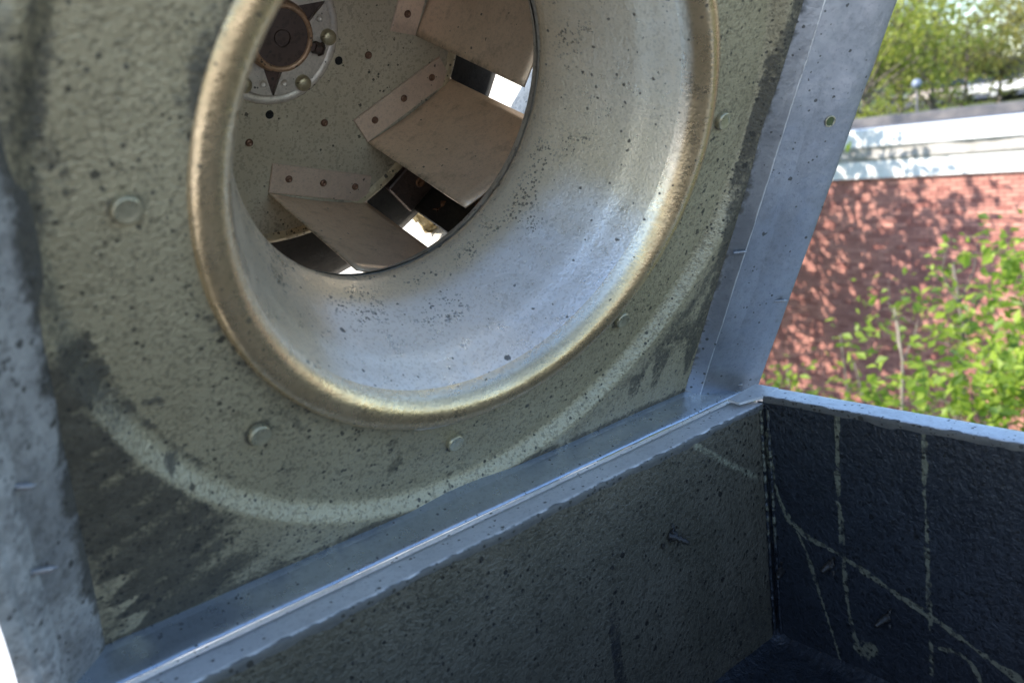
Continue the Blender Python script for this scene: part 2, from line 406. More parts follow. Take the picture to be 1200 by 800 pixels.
for (r, z, a) in T:
    n1 = fbm(math.cos(a) * 4, math.sin(a) * 4, z * 20)
    PE.append(max(0.03, (.30 + .5 * n1) * sstep(-.055, -.115, z) * (1 - sstep(-.128, -.146, z) * .7)) if math.sin(a) < .6 else .1)
    G.append(.22 * max(0, n1 + .1) * sstep(-.125, -.15, z) * (1 if math.sin(a) < 0 else .3) + .25 * sstep(-.150, -.158, z))
GLOW = [.95 * sstep(.25, .9, math.cos(a + R(78)) + .12 * fbm(math.cos(a) * 2, math.sin(a) * 2, z * 9)) * sstep(-.150, -.09, z) for (r, z, a) in T]  # pale sky glow painted into the colour of the cone's lower side
part('inlet_cone', V, F, M['cone'], attrs={'pepper': PE, 'grime_shade': G, 'scrape_glow': GLOW})
# overlapped end of the rolled lip: a thin wedge lying along the lip at the bottom
bm = bmesh.new(); ring = []
for k in range(41):
    t = k / 40; a = R(-106 + 32 * t)
    wd = .0042 * (sstep(0, .06, t)) * (1 - .82 * sstep(.25, 1, t)) + .0005
    pts = []
    for q, hh in ((-1, 0), (-.6, .0028), (.2, .0038), (1, .0018), (1.05, -.002)):
        rr = .2500 + wd * q * .9
        zz = -.0075 - (rr - .249) * 1.0 + hh * (.4 + .6 * (1 - t)) * sstep(0, .05, t)
        ta, tb = .034, -.026
        u2, v2 = plane_basis(ta, tb); pp = u2 * rr * math.cos(a) + v2 * rr * math.sin(a) + Vector((0, 0, zz))
        pts.append(bm.verts.new(pp))
    ring.append(pts)
for a_, b_ in zip(ring, ring[1:]):
    for i in range(4): bm.faces.new((a_[i], b_[i], b_[i + 1], a_[i + 1]))
build('lip_overlap', bm, M['hub_plate'], FAN, OC, True)

# round bolt heads on the panel
def dome(name, r, h, mat, parent, loc, rotm=None, n=20, flat=.6, slot=False):
    prof = [(r * .96, -.003), (r, 0), (r, h * .45), (r * .93, h * .78), (r * .84, h * .92), (r * .72, h * .80), (r * .3, h * .84), (0.0001, h * .86)] if name == 'bolt_head' else [(r * .96, -.003), (r, 0), (r, h * .45), (r * .93, h * .72), (r * .78, h * .9), (r * flat, h), (r * .3, h * 1.03), (0.0001, h * 1.04)]
    V, F = revolve(prof, n)
    me = bpy.data.meshes.new(name); me.from_pydata(V, [], F); me.update()
    return link(name, me, mat, parent, loc, True)
b0 = None
for ang in (2, 47, 92, 137, 178, -137, -92, -45):
    p = OC + Vector((.2865 * math.cos(R(ang)), .2865 * math.sin(R(ang)), -.0125))
    if b0 is None:
        b0 = dome('bolt_head', .0092, .0048, M['bolt'], FAN, p, flat=.55); b0.rotation_euler = (.03, -.03, 0)
    else:
        o = b0.copy(); COL.objects.link(o); o.parent = FAN; o.location = p; o.rotation_euler = (random.uniform(-.04, .04), random.uniform(-.04, .04), random.uniform(0, 6))

# screws through the flanges
def screw(parent, base, direction, L=.018, r=.0021, mat=M['zinc'], name='screw'):
    bm = bmesh.new(); pts = []; rads = []; n = 28
    for k in range(n + 1):
        t = k / n; pts.append((0, 0, L * t)); rads.append(r * (1 + (.28 if k % 3 == 0 else -.1)) * (1 if t < .8 else (1.02 - t) / .22 + .05))
    tube(bm, pts, rads, 10)
    o = build(name, bm, mat, parent, base, True)
    o.rotation_mode = 'QUATERNION'; o.rotation_quaternion = Vector(direction).normalized().to_track_quat('Z', 'Y'); return o
for (x, y, dx, dy, L) in ((.348, -.143, .5, .25, .015), (.412, -.207, .45, .25, .018), (-.388, -.209, .9, .30, .024), (-.383, -.138, .9, .1, .016), (.405, -.33, .3, .3, .006)):
    zz = .018 + (abs(x) - .36) * .40 if abs(x) > .36 else .0080
    screw(FAN, OC + Vector((x, y, zz - .001)), (dx, dy, .55), L)
# punched hole in the right flange, seen as a pale-rimmed disc with leaf colour beyond
V, F = revolve([(.0062, .0), (.0062, .0008), (.0050, .0008), (.0046, -.0004)], 18)
o = part('punched_hole_rim', V, F, M['bolt'], loc=OC + Vector((.4045, .014, .0368)));o.rotation_euler = (0, -.38, 0)
V, F = revolve([(.0047, .0), (.0001, .0001)], 18)
o = part('punched_hole', V, F, simple('leaf_green_through_hole', (.06, .08, .025), (.09, .11, .04), 300, .8), loc=OC + Vector((.4045, .014, .0371))); o.rotation_euler = (0, -.38, 0)

# ---- fan wheel
DB = -.43
HOLES = [(.092, -23), (.094, -93), (.092, 67), (.092, 157)]
V, F = revolve([(.262, -.0035), (.262, .0), (.255, .0004), (.20, .0), (.15, 0), (.10, 0), (.05, 0), (.0001, 0)], 96)
G = []
for x, y, z in V:
    r = math.hypot(x, y); G.append(.35 * max(0, fbm(x * 20, y * 20, 3)) + .7 * sstep(.222, .252, r) * (.4 + fbm(x * 30, y * 30, 1)))
wheel = part('fan_wheel', V, F, M['wheel'], attrs={'grime_shade': G}, loc=OC + Vector((0, 0, DB)))
# rolled caked edge of the back plate
V, F = revolve([(.2475, .0005), (.250, .0030), (.2545, .0045), (.259, .003), (.2615, -.001)], 96)
def wsub(name, V, F, mat, smooth=True, attrs=None, loc=(0, 0, 0)):
    return pydata(name, V, F, mat, wheel, loc, smooth, attrs)
G = [.6 * max(0, fbm(x * 25, y * 25, 8)) for x, y, z in V]
wsub('back_plate_rim', V, F, M['seam'], attrs={'grime_shade': G})
# wheel shroud
V, F = revolve([(.1795, .262), (.181, .250), (.190, .236), (.205, .226), (.235, .216), (.262, .212), (.262, .210), (.235, .213), (.204, .223), (.188, .234), (.179, .250)], 96)
wsub('wheel_shroud', V, F, M['housing'])
# blades: eight, each with a riveted root flange
A0 = Vector((.1283, -.1418, 0)); A1 = Vector((.2534, -.0677, 0)); ed = (A1 - A0).normalized(); per = Vector((-ed.y, ed.x, 0))
HB = .216
def blade_mesh():
    bm = bmesh.new(); nU, nW = 14, 10
    def P(s, t, off=0.):
        p = A0 + ed * (s * (.1450 + .004 * t)) + Vector((0, 0, .003 + HB * t)) - per * (.0 + .004 * math.sin(math.pi * s) + off)
        return p
    g1 = [[bm.verts.new(P(i / nU, j / nW)) for i in range(nU + 1)] for j in range(nW + 1)]
    g2 = [[bm.verts.new(P(i / nU, j / nW, .0022)) for i in range(nU + 1)] for j in range(nW + 1)]
    for j in range(nW):
        for i in range(nU):
            bm.faces.new((g1[j][i], g1[j][i + 1], g1[j + 1][i + 1], g1[j + 1][i])); bm.faces.new((g2[j][i], g2[j + 1][i], g2[j + 1][i + 1], g2[j][i + 1]))
    for j in range(nW):
        bm.faces.new((g1[j][0], g1[j + 1][0], g2[j + 1][0], g2[j][0])); bm.faces.new((g1[j][nU], g2[j][nU], g2[j + 1][nU], g1[j + 1][nU]))
    for i in range(nU): bm.faces.new((g1[nW][i], g1[nW][i + 1], g2[nW][i + 1], g2[nW][i]))
    me = bpy.data.meshes.new('blade'); bm.normal_update(); bm.to_mesh(me); bm.free(); return me
def flange_mesh():
    bm = bmesh.new(); w_ = .0375
    e0 = A0 + per * .0; top = .0032
    # outline, the outer end slightly cut back
    q0 = [A0 + ed * .0 , A0 + ed * .1450, A0 + ed * .1440 + per * (w_ * .92), A0 - ed * .0015 + per * w_]
    q0 = [A0 - ed * .0, A0 + ed * .145, A0 + ed * .141 + per * w_, A0 - ed * .003 + per * w_]
    lo = [bm.verts.new(p + Vector((0, 0, .0004))) for p in q0]
    hi = [bm.verts.new(p + Vector((0, 0, top))) for p in q0]
    bm.faces.new(hi)
    for k in range(4): bm.faces.new((lo[k], lo[(k + 1) % 4], hi[(k + 1) % 4], hi[k]))
    bmesh.ops.bevel(bm, geom=[e for e in bm.edges if e.verts[0] in hi and e.verts[1] in hi], offset=.0008, segments=1, affect='EDGES')
    me = bpy.data.meshes.new('blade_flange'); bm.normal_update(); bm.to_mesh(me); bm.free(); return me
bme = blade_mesh(); fme = flange_mesh()
bme.polygons.foreach_set('use_smooth', [True] * len(bme.polygons))
bme.materials.append(M['blade']); fme.materials.append(M['flange'])
a_ = bme.attributes.new('grime_shade', 'FLOAT', 'POINT')
vals = []
for vtx in bme.vertices:
    s_ = (vtx.co - A0).dot(ed) / .145; t_ = vtx.co.z / HB
    vals.append(min(.6, .15 * max(0, fbm(s_ * 4, t_ * 4, 2)) + .35 * (1 - sstep(0, .05, s_)) + .55 * sstep(.86, 1, t_) * max(0, .3 + fbm(s_ * 9, t_ * 9, 5))))
a_.data.foreach_set('value', vals)
Vr, Fr = revolve([(.0047, 0), (.0046, .0014), (.0036, .0026), (.0022, .0030), (.0016, .0018), (.0001, .0016)], 12)
rme = bpy.data.meshes.new('rivet'); rme.from_pydata(Vr, [], Fr); rme.update(); rme.materials.append(M['rivet']); rme.polygons.foreach_set('use_smooth', [True] * len(rme.polygons))
def rivet(p):
    o = bpy.data.objects.new('rivet', rme); COL.objects.link(o); o.parent = wheel; o.location = p; o.rotation_euler = (0, 0, random.uniform(0, 6))
for k in range(8):
    rz = R(45.7 * k if k < 7 else 45 * k) - 0
    rz = R(45 * k)
    q = Matrix.Rotation(rz, 4, 'Z')
    for nm, me in (('blade', bme), ('blade_flange', fme)):
        o = bpy.data.objects.new(nm, me); COL.objects.link(o); o.parent = wheel; o.rotation_euler = (0, 0, rz)
    for t in (.022, .071, .119): rivet(q @ (A0 + ed * t + per * .0205 + Vector((0, 0, .0031))))
    rivet(Vector((.129 * math.cos(R(-14) + rz), .129 * math.sin(R(-14) + rz), .0003)))
# balance holes: recessed dark cups with a lip
for r_, a in HOLES:
    V, F = revolve([(.0052, .0004), (.0046, .0009), (.0042, .0004), (.0001, .0003)], 16)
    wsub('drilled_hole', V, F, M['hole'], loc=(r_ * math.cos(R(a)), r_ * math.sin(R(a)), .0002))
# hub plate: pale ring with three petals between dark V shaped gaps
V, F = revolve([(.0815, .0003), (.0812, .0028), (.0795, .0034), (.0715, .0034), (.0708, .0012), (.02, .0010)], 80)
wsub('hub_ring', V, F, M['hub_plate'])
GAP = [-92, 28, 148]
V, F = revolve([(.0706, .0014), (.0001, .0016)], 60); wsub('hub_recess', V, F, M['dark_steel'])
for k in range(3):
    a0 = GAP[k]; a1 = GAP[k] + 120; bm = bmesh.new(); top = []; 
    # petal edge: the V gap is a point at the rim and wide at the hub
    out = []
    for q in range(25):
        a = a0 + .8 + (118.4) * q / 24; notch = 0
        for bb in (a0 + 33, a1 - 33):
            dd = abs(a - bb)
            if dd < 7: notch = .006 * math.cos(R(dd / 7 * 90))
        out.append(Vector(((.0700 - notch * 0) * math.cos(R(a)), .0700 * math.sin(R(a)), 0)))
    inn = []
    for q in range(13):
        a = a1 - 26 - (68) * q / 12
        inn.append(Vector((.034 * math.cos(R(a)), .034 * math.sin(R(a)), 0)))
    loop = out + inn
    hi = [bm.verts.new(p + Vector((0, 0, .0062))) for p in loop]; lo = [bm.verts.new(p + Vector((0, 0, .0016))) for p in loop]
    bm.faces.new(hi)
    for i in range(len(loop)): bm.faces.new((lo[i], lo[(i + 1) % len(loop)], hi[(i + 1) % len(loop)], hi[i]))
    build('hub_petal', bm, M['hub_plate'], wheel)
    for bb in (a0 + 33, a1 - 33):
        o = dome('hub_bolt', .0092, .0085, M['bolt'], wheel, (.0665 * math.cos(R(bb)), .0665 * math.sin(R(bb)), .0060), flat=.42)
    for bb in (a0 + 13, a1 - 13):
        V, F = revolve([(.0048, 0), (.0046, .0006), (.0038, .0007), (.0036, .0002), (.0001, .0002)], 14)
        wsub('stamped_dimple', V, F, M['hub_plate'], loc=(.057 * math.cos(R(bb)), .057 * math.sin(R(bb)), .0064))
V, F = revolve([(.040, .0014), (.0395, .018), (.0372, .021), (.0368, .0275), (.0345, .0285), (.0322, .0282), (.0310, .0262)], 48)
wsub('hub', V, F, M['copper'])
V, F = revolve([(.0312, .0262), (.012, .0266), (.0102, .0266), (.0098, .0250), (.0085, .0250), (.0080, .0262), (.0001, .0264)], 40)
wsub('shaft_end', V, F, M['dark_steel'], False)
bm = bmesh.new()
box(bm, .040, .0465, -.0045, .0045, .012, .020); tube(bm, [(.046, 0, .016), (.0545, 0, .016)], [.0072, .0068], 6); tube(bm, [(.0545, 0, .016), (.0570, 0, .016)], [.0085, .0080], 6)
o = build('set_screw', bm, M['dark_steel'], wheel); o.rotation_euler = (0, 0, R(-18))
bm = bmesh.new(); box(bm, -.012, .012, .034, .049, .003, .014); bmesh.ops.bevel(bm, geom=bm.edges[:], offset=.001, segments=1, affect='EDGES')
build('hub_key', bm, M['dark_steel'], wheel)
bm = bmesh.new(); box(bm, -.062, -.034, -.020, .026, .003, .013); bmesh.ops.bevel(bm, geom=bm.edges[:], offset=.002, segments=1, affect='EDGES')
build('split_bushing', bm, M['dark_steel'], wheel)

# ---- housing behind the panel
V, F = revolve([(.334, -.032), (.345, -.10), (.37, -.22), (.405, -.36), (.425, -.44), (.440, -.56), (.443, -.56), (.428, -.44), (.408, -.36), (.374, -.22), (.349, -.10), (.338, -.030)], 72)
part('windband', V, F, M['housing'])
V, F = revolve([(.0001, -.452), (.30, -.452), (.350, -.455), (.366, -.462), (.368, -.468), (.30, -.472), (.205, -.475), (.20, -.64), (.18, -.66), (.0001, -.665)], 64)
part('motor_pan', V, F, M['black'])
# bracket, junction box and debris seen between the two lower blades
def inC(a, r, z): return Vector((r * math.cos(R(a)), r * math.sin(R(a)), z))
def slab(name, ang, r0, r1, w_, z0, z1, mat, sub=None, bev=.002):
    bm = bmesh.new(); box(bm, r0, r1, -w_ / 2, w_ / 2, z0, z1)
    if bev: bmesh.ops.bevel(bm, geom=bm.edges[:], offset=bev, segments=1, affect='EDGES')
    o = build(name, bm, mat, FAN, OC); o.rotation_euler = (0, 0, R(ang)); return o
slab('support_post', -35.5, .335, .435, .168, -.47, -.30, M['black'])
slab('conduit_box', -46, .275, .333, .058, -.452, -.437, M['dark_steel'])
slab('support_post', -67, .300, .352, .030, -.45, -.36, M['housing'])
slab('support_post', 140, .335, .412, .05, -.46, -.28, M['black']); slab('support_post', 50, .335, .412, .05, -.46, -.28, M['black'])
V, F = revolve([(.0075, 0), (.0068, .002), (.0045, .0025), (.003, .0012), (.0001, .001)], 14)
part('conduit_knockout', V, F, M['rust'], loc=OC + inC(-44, .308, -.4365))
def rag(name, cen, e1, e2, n1, n2, amp, mat, seed, thick=.0015):
    V = []; F = []
    for j in range(n2 + 1):
        for i in range(n1 + 1):
            s_, t_ = i / n1 * 2 - 1, j / n2 * 2 - 1
            rr = 1 + .35 * fbm(s_ * 2, t_ * 2, seed)
            tw = 1 - .5 * abs(s_)
            p = cen + e1 * s_ * rr + e2 * t_ * tw * rr + Vector((fbm(s_ * 2.5, t_ * 2.5, seed + 3), fbm(s_ * 2.5, t_ * 2.5, seed + 7), fbm(s_ * 2, t_ * 2, seed + 5))) * amp
            V.append(tuple(p))
    for j in range(n2):
        for i in range(n1):
            a = j * (n1 + 1) + i; F.append((a, a + 1, a + n1 + 2, a + n1 + 1))
    o = part(name, V, F, mat); md = o.modifiers.new('s', 'SOLIDIFY'); md.thickness = thick; return o
rag('debris_scrap', inC(-47.5, .408, -.480), Vector((.032, -.030, .006)), Vector((.012, .012, .008)), 18, 8, .012, M['scrap'], 2.1)
rag('rust_flake', inC(-45, .350, -.41), Vector((.012, .006, .0)), Vector((-.007, .016, .01)), 10, 8, .007, M['rust'], 6.3)
rag('rust_flake', inC(-38, .335, -.34), Vector((.014, .004, .0)), Vector((-.006, .012, .004)), 10, 8, .009, M['rust'], 9.3)

# ================================================================== duct below
DUCT = empty('exhaust_duct', (0, 0, -.33))
tag(DUCT, 'open black-greased square duct curb under the tipped fan, scraped streaks on its far wall', 'duct')
DW = 1.0; DD = .325; DZ = .33
def seg_d(px, py, poly):
    best = 9
    for (ax_, ay_), (bx_, by_) in zip(poly, poly[1:]):
        dx, dy = bx_ - ax_, by_ - ay_; L = dx * dx + dy * dy
        t = max(0, min(1, ((px - ax_) * dx + (py - ay_) * dy) / L)); best = min(best, math.hypot(px - ax_ - t * dx, py - ay_ - t * dy))
    return best
MARKS = [([(-.003, -.04), (-.006, -.092), (-.015, -.123), (-.026, -.146), (-.05, -.162), (-.094, -.172), (-.131, -.187), (-.17, -.201), (-.207, -.214), (-.25, -.233), (-.295, -.252), (-.36, -.285)], .0062, 1.),
         ([(-.026, -.137), (-.049, -.182), (-.066, -.24), (-.082, -.293), (-.091, -.33)], .0034, .85),
         ([(-.097, .002), (-.096, -.032), (-.095, -.074), (-.096, -.117), (-.097, -.155)], .0050, .85),
         ([(-.097, -.17), (-.099, -.204), (-.103, -.249), (-.110, -.286), (-.118, -.300)], .0044, .8),
         ([(-.112, -.290), (-.120, -.296), (-.130, -.280)], .0085, .95), ([(-.118, -.288), (-.128, -.283)], .011, .8),
         ([(-.194, .004), (-.194, -.049), (-.195, -.107), (-.196, -.168), (-.198, -.23), (-.199, -.284)], .0048, .75),
         ([(-.207, -.247), (-.229, -.243), (-.242, -.252), (-.252, -.272), (-.258, -.30)], .0050, .85)]
LMARK = [([(-.147, .006), (-.120, -.017), (-.094, -.037), (-.06, -.062), (-.022, -.089)], .0060, .55)]
def grid_wall(name, P, nu, nv, mat, fn, smooth=True):
    V = []; F = []; G = []; S = []
    for j in range(nv + 1):
        for i in range(nu + 1):
            p, g, s_ = fn(i / nu, j / nv); V.append(p); G.append(g); S.append(s_)
    for j in range(nv):
        for i in range(nu):
            a = j * (nu + 1) + i; F.append((a, a + 1, a + nu + 2, a + nu + 1))
    return pydata(name, V, F, mat, DUCT, (0, 0, DZ), smooth, {'grime_shade': G, 'scrape_glow': S})
def far_wall(a, b):
    y = .008 - DW * a; z = .002 - (DD + .02) * b; s_ = 0
    for poly, wd, st in MARKS:
        wv = wd * .66 * max(.25, 1 + .9 * fbm(y * 22, z * 22, wd * 900) + .4 * fbm(y * 90, z * 90, 2))
        d = seg_d(y, z, poly); s_ = max(s_, st * (1 - sstep(wv * .55, wv * 1.15, d)))
    return (.0012 * fbm(y * 5, z * 5, 3), y, z), .35 * max(0, fbm(y * 12, z * 12, 9)), s_
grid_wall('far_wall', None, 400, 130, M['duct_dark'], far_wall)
def hinge_wall(a, b):
    x = .006 - DW * a; z = -.0042 - (DD + .02) * b; s_ = 0
    for poly, wd, st in LMARK:
        d = seg_d(x, z, poly); s_ = max(s_, st * (1 - sstep(wd * .4, wd * 1.3, d)))
    n1 = fbm(x * 7, z * 7, 2)
    g = .30 * sstep(-.015, -.0, z) * .3 + .62 * (1 - sstep(.002, .010, abs(x + .004))) + .34 * sstep(-.10, -.30, z + .06 * n1)  # darker beside the corner and towards the bottom
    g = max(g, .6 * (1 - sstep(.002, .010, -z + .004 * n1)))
    if abs(x + .28 + .004 * n1) < .008 and z < -.10: g = max(g, .45 + .3 * n1)
    return (x, .0, z), g, s_
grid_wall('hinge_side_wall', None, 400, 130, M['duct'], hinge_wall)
grid_wall('near_wall', None, 60, 20, M['duct'], lambda a, b: ((-DW * a, -DW, -DD * b), 0, 0))
grid_wall('left_wall', None, 60, 20, M['duct'], lambda a, b: ((-DW, -DW * a, -DD * b), 0, 0))
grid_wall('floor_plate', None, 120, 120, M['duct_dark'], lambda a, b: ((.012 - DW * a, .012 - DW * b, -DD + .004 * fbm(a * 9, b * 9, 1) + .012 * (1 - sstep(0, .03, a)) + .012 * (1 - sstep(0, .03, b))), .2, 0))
# outer skin of the curb
bm = bmesh.new()
for (x0, x1, y0, y1) in ((-DW, .0, .026, .030), (.026, .030, -DW, .030), (-DW, .03, -DW - .03, -DW - .026), (-DW - .03, -DW - .026, -DW - .03, .03)):
    box(bm, x0, x1, y0, y1, -.42, -.004)
build('outer_skin', bm, M['zinc'], DUCT, (0, 0, DZ))
# top rims (folded outward), slightly wavy inner edges caked with grease
def rim(name, along, w0, w1, z, length, seed, th=.0026):
    n = 260; V = []; F = []; G = []; 
    prof = [(w0 + .0010, -.012), (w0 - .0004, -.003), (w0 - .0006, .0010), (w0 + .0006, th), (w0 + .0045, th), (w1 - .008, th), (w1 - .001, th), (w1, th - .0008), (w1, -.002)]
    for k in range(n + 1):
        t = k / n * length
        for i, (o_, h) in enumerate(prof):
            wv = .0004 * fbm(t * 37, seed, 1) * (1 if i < 4 else .1) + .0006 * fbm(t * 9, seed, 4)
            off = o_ + wv; zz = z + h + .0006 * fbm(t * 12, off * 30, seed)
            p = (-t, off, zz) if along == 'x' else (off, -t, zz); V.append(p)
            n1 = fbm(t * 60, off * 50, seed)
            G.append((1.3 if i <= 1 else 1.1 if i <= 2 else .80 * max(0, n1 + .62) if i == 3 else .26 * max(0, n1)))
    m_ = len(prof)
    for k in range(n):
        for i in range(m_ - 1): F.append((k * m_ + i, k * m_ + i + 1, (k + 1) * m_ + i + 1, (k + 1) * m_ + i))
    return pydata(name, V, F, M['rim'], DUCT, (0, 0, DZ), True, {'grime_shade': G})
rim('rim', 'x', .0, .0359, -.0026, DW, 1)
o = rim('rim', 'y', .0, .0316, .0070, DW, 5)
V2 = o.data.vertices
# the far rim laps over the corner
bm = bmesh.new()
vs = [(-.028, .0305, .0085), (.0316, .0325, .0105), (.0316, -.001, .0105), (-.0, -.001, .0095), (-.030, .012, .0078)]
hi = [bm.verts.new(p) for p in vs]; lo = [bm.verts.new((p[0], p[1], p[2] - .003)) for p in vs]
bm.faces.new(hi)
for k in range(5): bm.faces.new((lo[k], lo[(k + 1) % 5], hi[(k + 1) % 5], hi[k]))
build('rim_lap', bm, M['rim'], DUCT, (0, 0, DZ))
bm = bmesh.new(); box(bm, -DW, .028, .0345, .058, -.012, -.0085); build('hinge_leaf', bm, M['rim'], DUCT, (0, 0, DZ))
# weld bead up the corner
V = []; F = []; G = []; S = []
n = 150
for col_, (cx, cy) in enumerate(((-.0075, -.0012), (-.0012, -.0065))):
    base = len(V)
    for k in range(n + 1):
        z = -.006 - k / n * .31; bump_ = .0022 + .0013 * fbm(0, col_ * 3, z * 170) + .0006 * fbm(0, 2, z * 400)
        wob = .0016 * fbm(0, col_ * 5, z * 40)
        for q in range(6):
            a = 2 * math.pi * q / 6; V.append((cx + wob + bump_ * math.cos(a), cy + wob * .3 + bump_ * math.sin(a), z))
            G.append(.35 + .2 * fbm(0, 1, z * 30)); S.append(.62 * (1 if fbm(0, col_, z * 60) > -.15 else 0) * (1 - .8 * sstep(-.14, -.22, z)))
    for k in range(n):
        for q in range(6): F.append((base + k * 6 + q, base + k * 6 + (q + 1) % 6, base + (k + 1) * 6 + (q + 1) % 6, base + (k + 1) * 6 + q))
pydata('weld_bead', V, F, M['duct_dark'], DUCT, (0, 0, DZ), True, {'grime_shade': [g * .6 for g in G], 'scrape_glow': S})
# grease-clogged screw tips poking through the walls
def clog(loc, d, L, seed):
    bm = bmesh.new(); pts = []; rads = []
    for k in range(10):
        t = k / 9; pts.append(Vector(loc) + Vector(d).normalized() * L * t + Vector((0, 0, -.004 * t * t))); rads.append(.0045 * (1 - .55 * t) * (1 + .5 * fbm(k * .9, seed, 2)) + .0006)
    tube(bm, pts, rads, 8)
    for k in range(7):
        p = Vector(loc) + Vector((random.uniform(-.012, .012), random.uniform(-.004, .0), random.uniform(-.008, .012)))
        tube(bm, [p, p + Vector((random.uniform(-.006, .006), -.002, random.uniform(-.004, .008)))], [.0022, .0008], 6)
    o = build('screw_tip', bm, M['black'], DUCT, (0, 0, DZ), True)
clog((-.186, .0, -.098), (.6, -.9, -.25), .022, 1)
clog((.0, -.012, -.222), (-.9, -.35, .2), .020, 2)
clog((.0, -.083, -.187), (-.9, .3, -.2), .016, 3)
clog((.0, -.150, -.232), (-.9, .3, -.1), .018, 4)

# ================================================================== our roof
def slab_obj(name, x0, x1, y0, y1, z0, z1, mat, parent=None):
    bm = bmesh.new(); box(bm, x0, x1, y0, y1, z0, z1); return build(name, bm, mat, parent)
o = slab_obj('flat_roof', -14, .75, -12, 14, -5.6, -.62, M['membrane']); tag(o, kind='structure')

# ================================================================== brick building across the gap
BX = 13.5
BLD = empty('brick_building', (BX, 6, -5.6)); tag(BLD, 'red brick building with white fascia and coping across the gap, dappled with tree shade', 'building')
def bpart(name, bm, mat): return build(name, bm, mat, BLD, (-BX, -6, 5.6))
M['mortar'] = simple('mortar', (.085, .06, .06), (.13, .10, .095), 6, .9)
s = NT('red_brick'); a = s.attr('tone')
c = s.mix(a, (.38, .145, .115), (.66, .31, .24)); c = s.mix(s.math('MULTIPLY', s.ramp(s.noise(1.3, 4), .4, .75), .45), c, (.25, .12, .12))
s.bsdf(c, .85, 0, s.bump(s.noise(30, 4), .4, .01)); M['brick'] = s.m
M['whitepaint'] = simple('white_painted_board', (.74, .74, .72), (.82, .82, .80), 2, .5)
M['coping'] = simple('white_coping_metal', (.78, .78, .77), (.84, .84, .83), 2, .4)
M['wrinkle'] = simple('grey_membrane_skirt', (.33, .31, .29), (.48, .45, .42), 3, .6, bump=.6, bd=.05, nrmscale=4)
M['darkroof'] = simple('dark_roof', (.05, .055, .07), (.16, .15, .15), 1.5, .8)
bm = bmesh.new(); box(bm, BX + .012, BX + 9, -8, 26, -5.6, -1.175); bpart('wall', bm, M['mortar'])
V = []; F = []; T = []
zc = -1.182; row = 0; BR = []
while zc > -5.55:
    y = 3.4 + (.105 if row % 2 else 0) + random.uniform(-.004, .004)
    while y < 11.8:
        tone = min(1, max(0, random.gauss(.5, .28))); dx = random.uniform(-.002, .002); b = len(V)
        if row < 21 and 4.6 < y < 7.55:
            BR.append((y, zc, dx, tone)); del dx; y += .212; continue
        for (X, Y, Z) in ((0, 0, 0), (0, .202, 0), (0, .202, -.053), (0, 0, -.053)): V.append((BX + dx, y + Y, zc + Z)); T.append(tone)
        for (Y, Z) in ((0, 0), (.202, 0), (.202, -.053), (0, -.053)): V.append((BX + .013, y + Y, zc + Z)); T.append(tone)
        F += [(b, b + 3, b + 2, b + 1), (b, b + 1, b + 5, b + 4), (b + 1, b + 2, b + 6, b + 5), (b + 2, b + 3, b + 7, b + 6), (b + 3, b, b + 4, b + 7)]
        y += .212
    zc -= .0677; row += 1
o = pydata('brickwork', V, F, M['brick'], BLD, (-BX, -6, 5.6), False, {'tone': T}); tag(o, kind='stuff')
# bricks in the nearest, clearest stretch stay single parts
bmes = []
for k in range(6):
    me = bpy.data.meshes.new('brick'); me.from_pydata([(0, 0, 0), (0, .202, 0), (0, .202, -.053), (0, 0, -.053), (.013, 0, 0), (.013, .202, 0), (.013, .202, -.053), (.013, 0, -.053)], [], [(0, 3, 2, 1), (0, 1, 5, 4), (1, 2, 6, 5), (2, 3, 7, 6), (3, 0, 4, 7)])
    at = me.attributes.new('tone', 'FLOAT', 'POINT'); at.data.foreach_set('value', [k / 5] * 8); me.materials.append(M['brick']); bmes.append(me)
for (y, z, dx, tone) in BR:
    ob = bpy.data.objects.new('brick', bmes[min(5, int(tone * 6))]); COL.objects.link(ob); ob.parent = BLD; ob.location = (dx, y - 6, z + 5.6)
fy = [y for y in np.arange(-8, 26, 2.44)]
for i, y in enumerate(fy):
    bm = bmesh.new(); box(bm, BX - .07, BX + .02, y, y + 2.432, -1.172, -.87); bpart('fascia_board', bm, M['whitepaint'])
n = 500; prof = [(-.03, -.868), (-.075, -.86), (-.10, -.80), (-.055, -.72), (-.075, -.66), (-.09, -.615), (.05, -.60)]
V = []; F = []
for k in range(n + 1):
    y = -8 + 34 * k / n
    for i, (dx, z) in enumerate(prof):
        q = 1 if 0 < i < 6 else 0
        V.append((BX + dx - .030 * q * fbm(y * 2.2, z * 5, 1), y, z + .018 * q * fbm(y * 3, z * 3, 5)))
for k in range(n):
    for i in range(len(prof) - 1): F.append((k * 7 + i, (k + 1) * 7 + i, (k + 1) * 7 + i + 1, k * 7 + i + 1))
pydata('membrane_skirt', V, F, M['wrinkle'], BLD, (-BX, -6, 5.6), True)
for y in np.arange(-8, 26, 3.05):
    bm = bmesh.new(); box(bm, BX - .13, BX + .42, y, y + 3.04, -.612, -.32); bpart('coping', bm, M['coping'])
bm = bmesh.new(); box(bm, BX + .3, BX + 9, -8, 26, -1.17, -.62); bpart('roof', bm, M['darkroof'])
bm = bmesh.new(); box(bm, BX + 8.4, BX + 9, -8, 26, -.62, -.40); bpart('rear_parapet', bm, M['darkroof'])

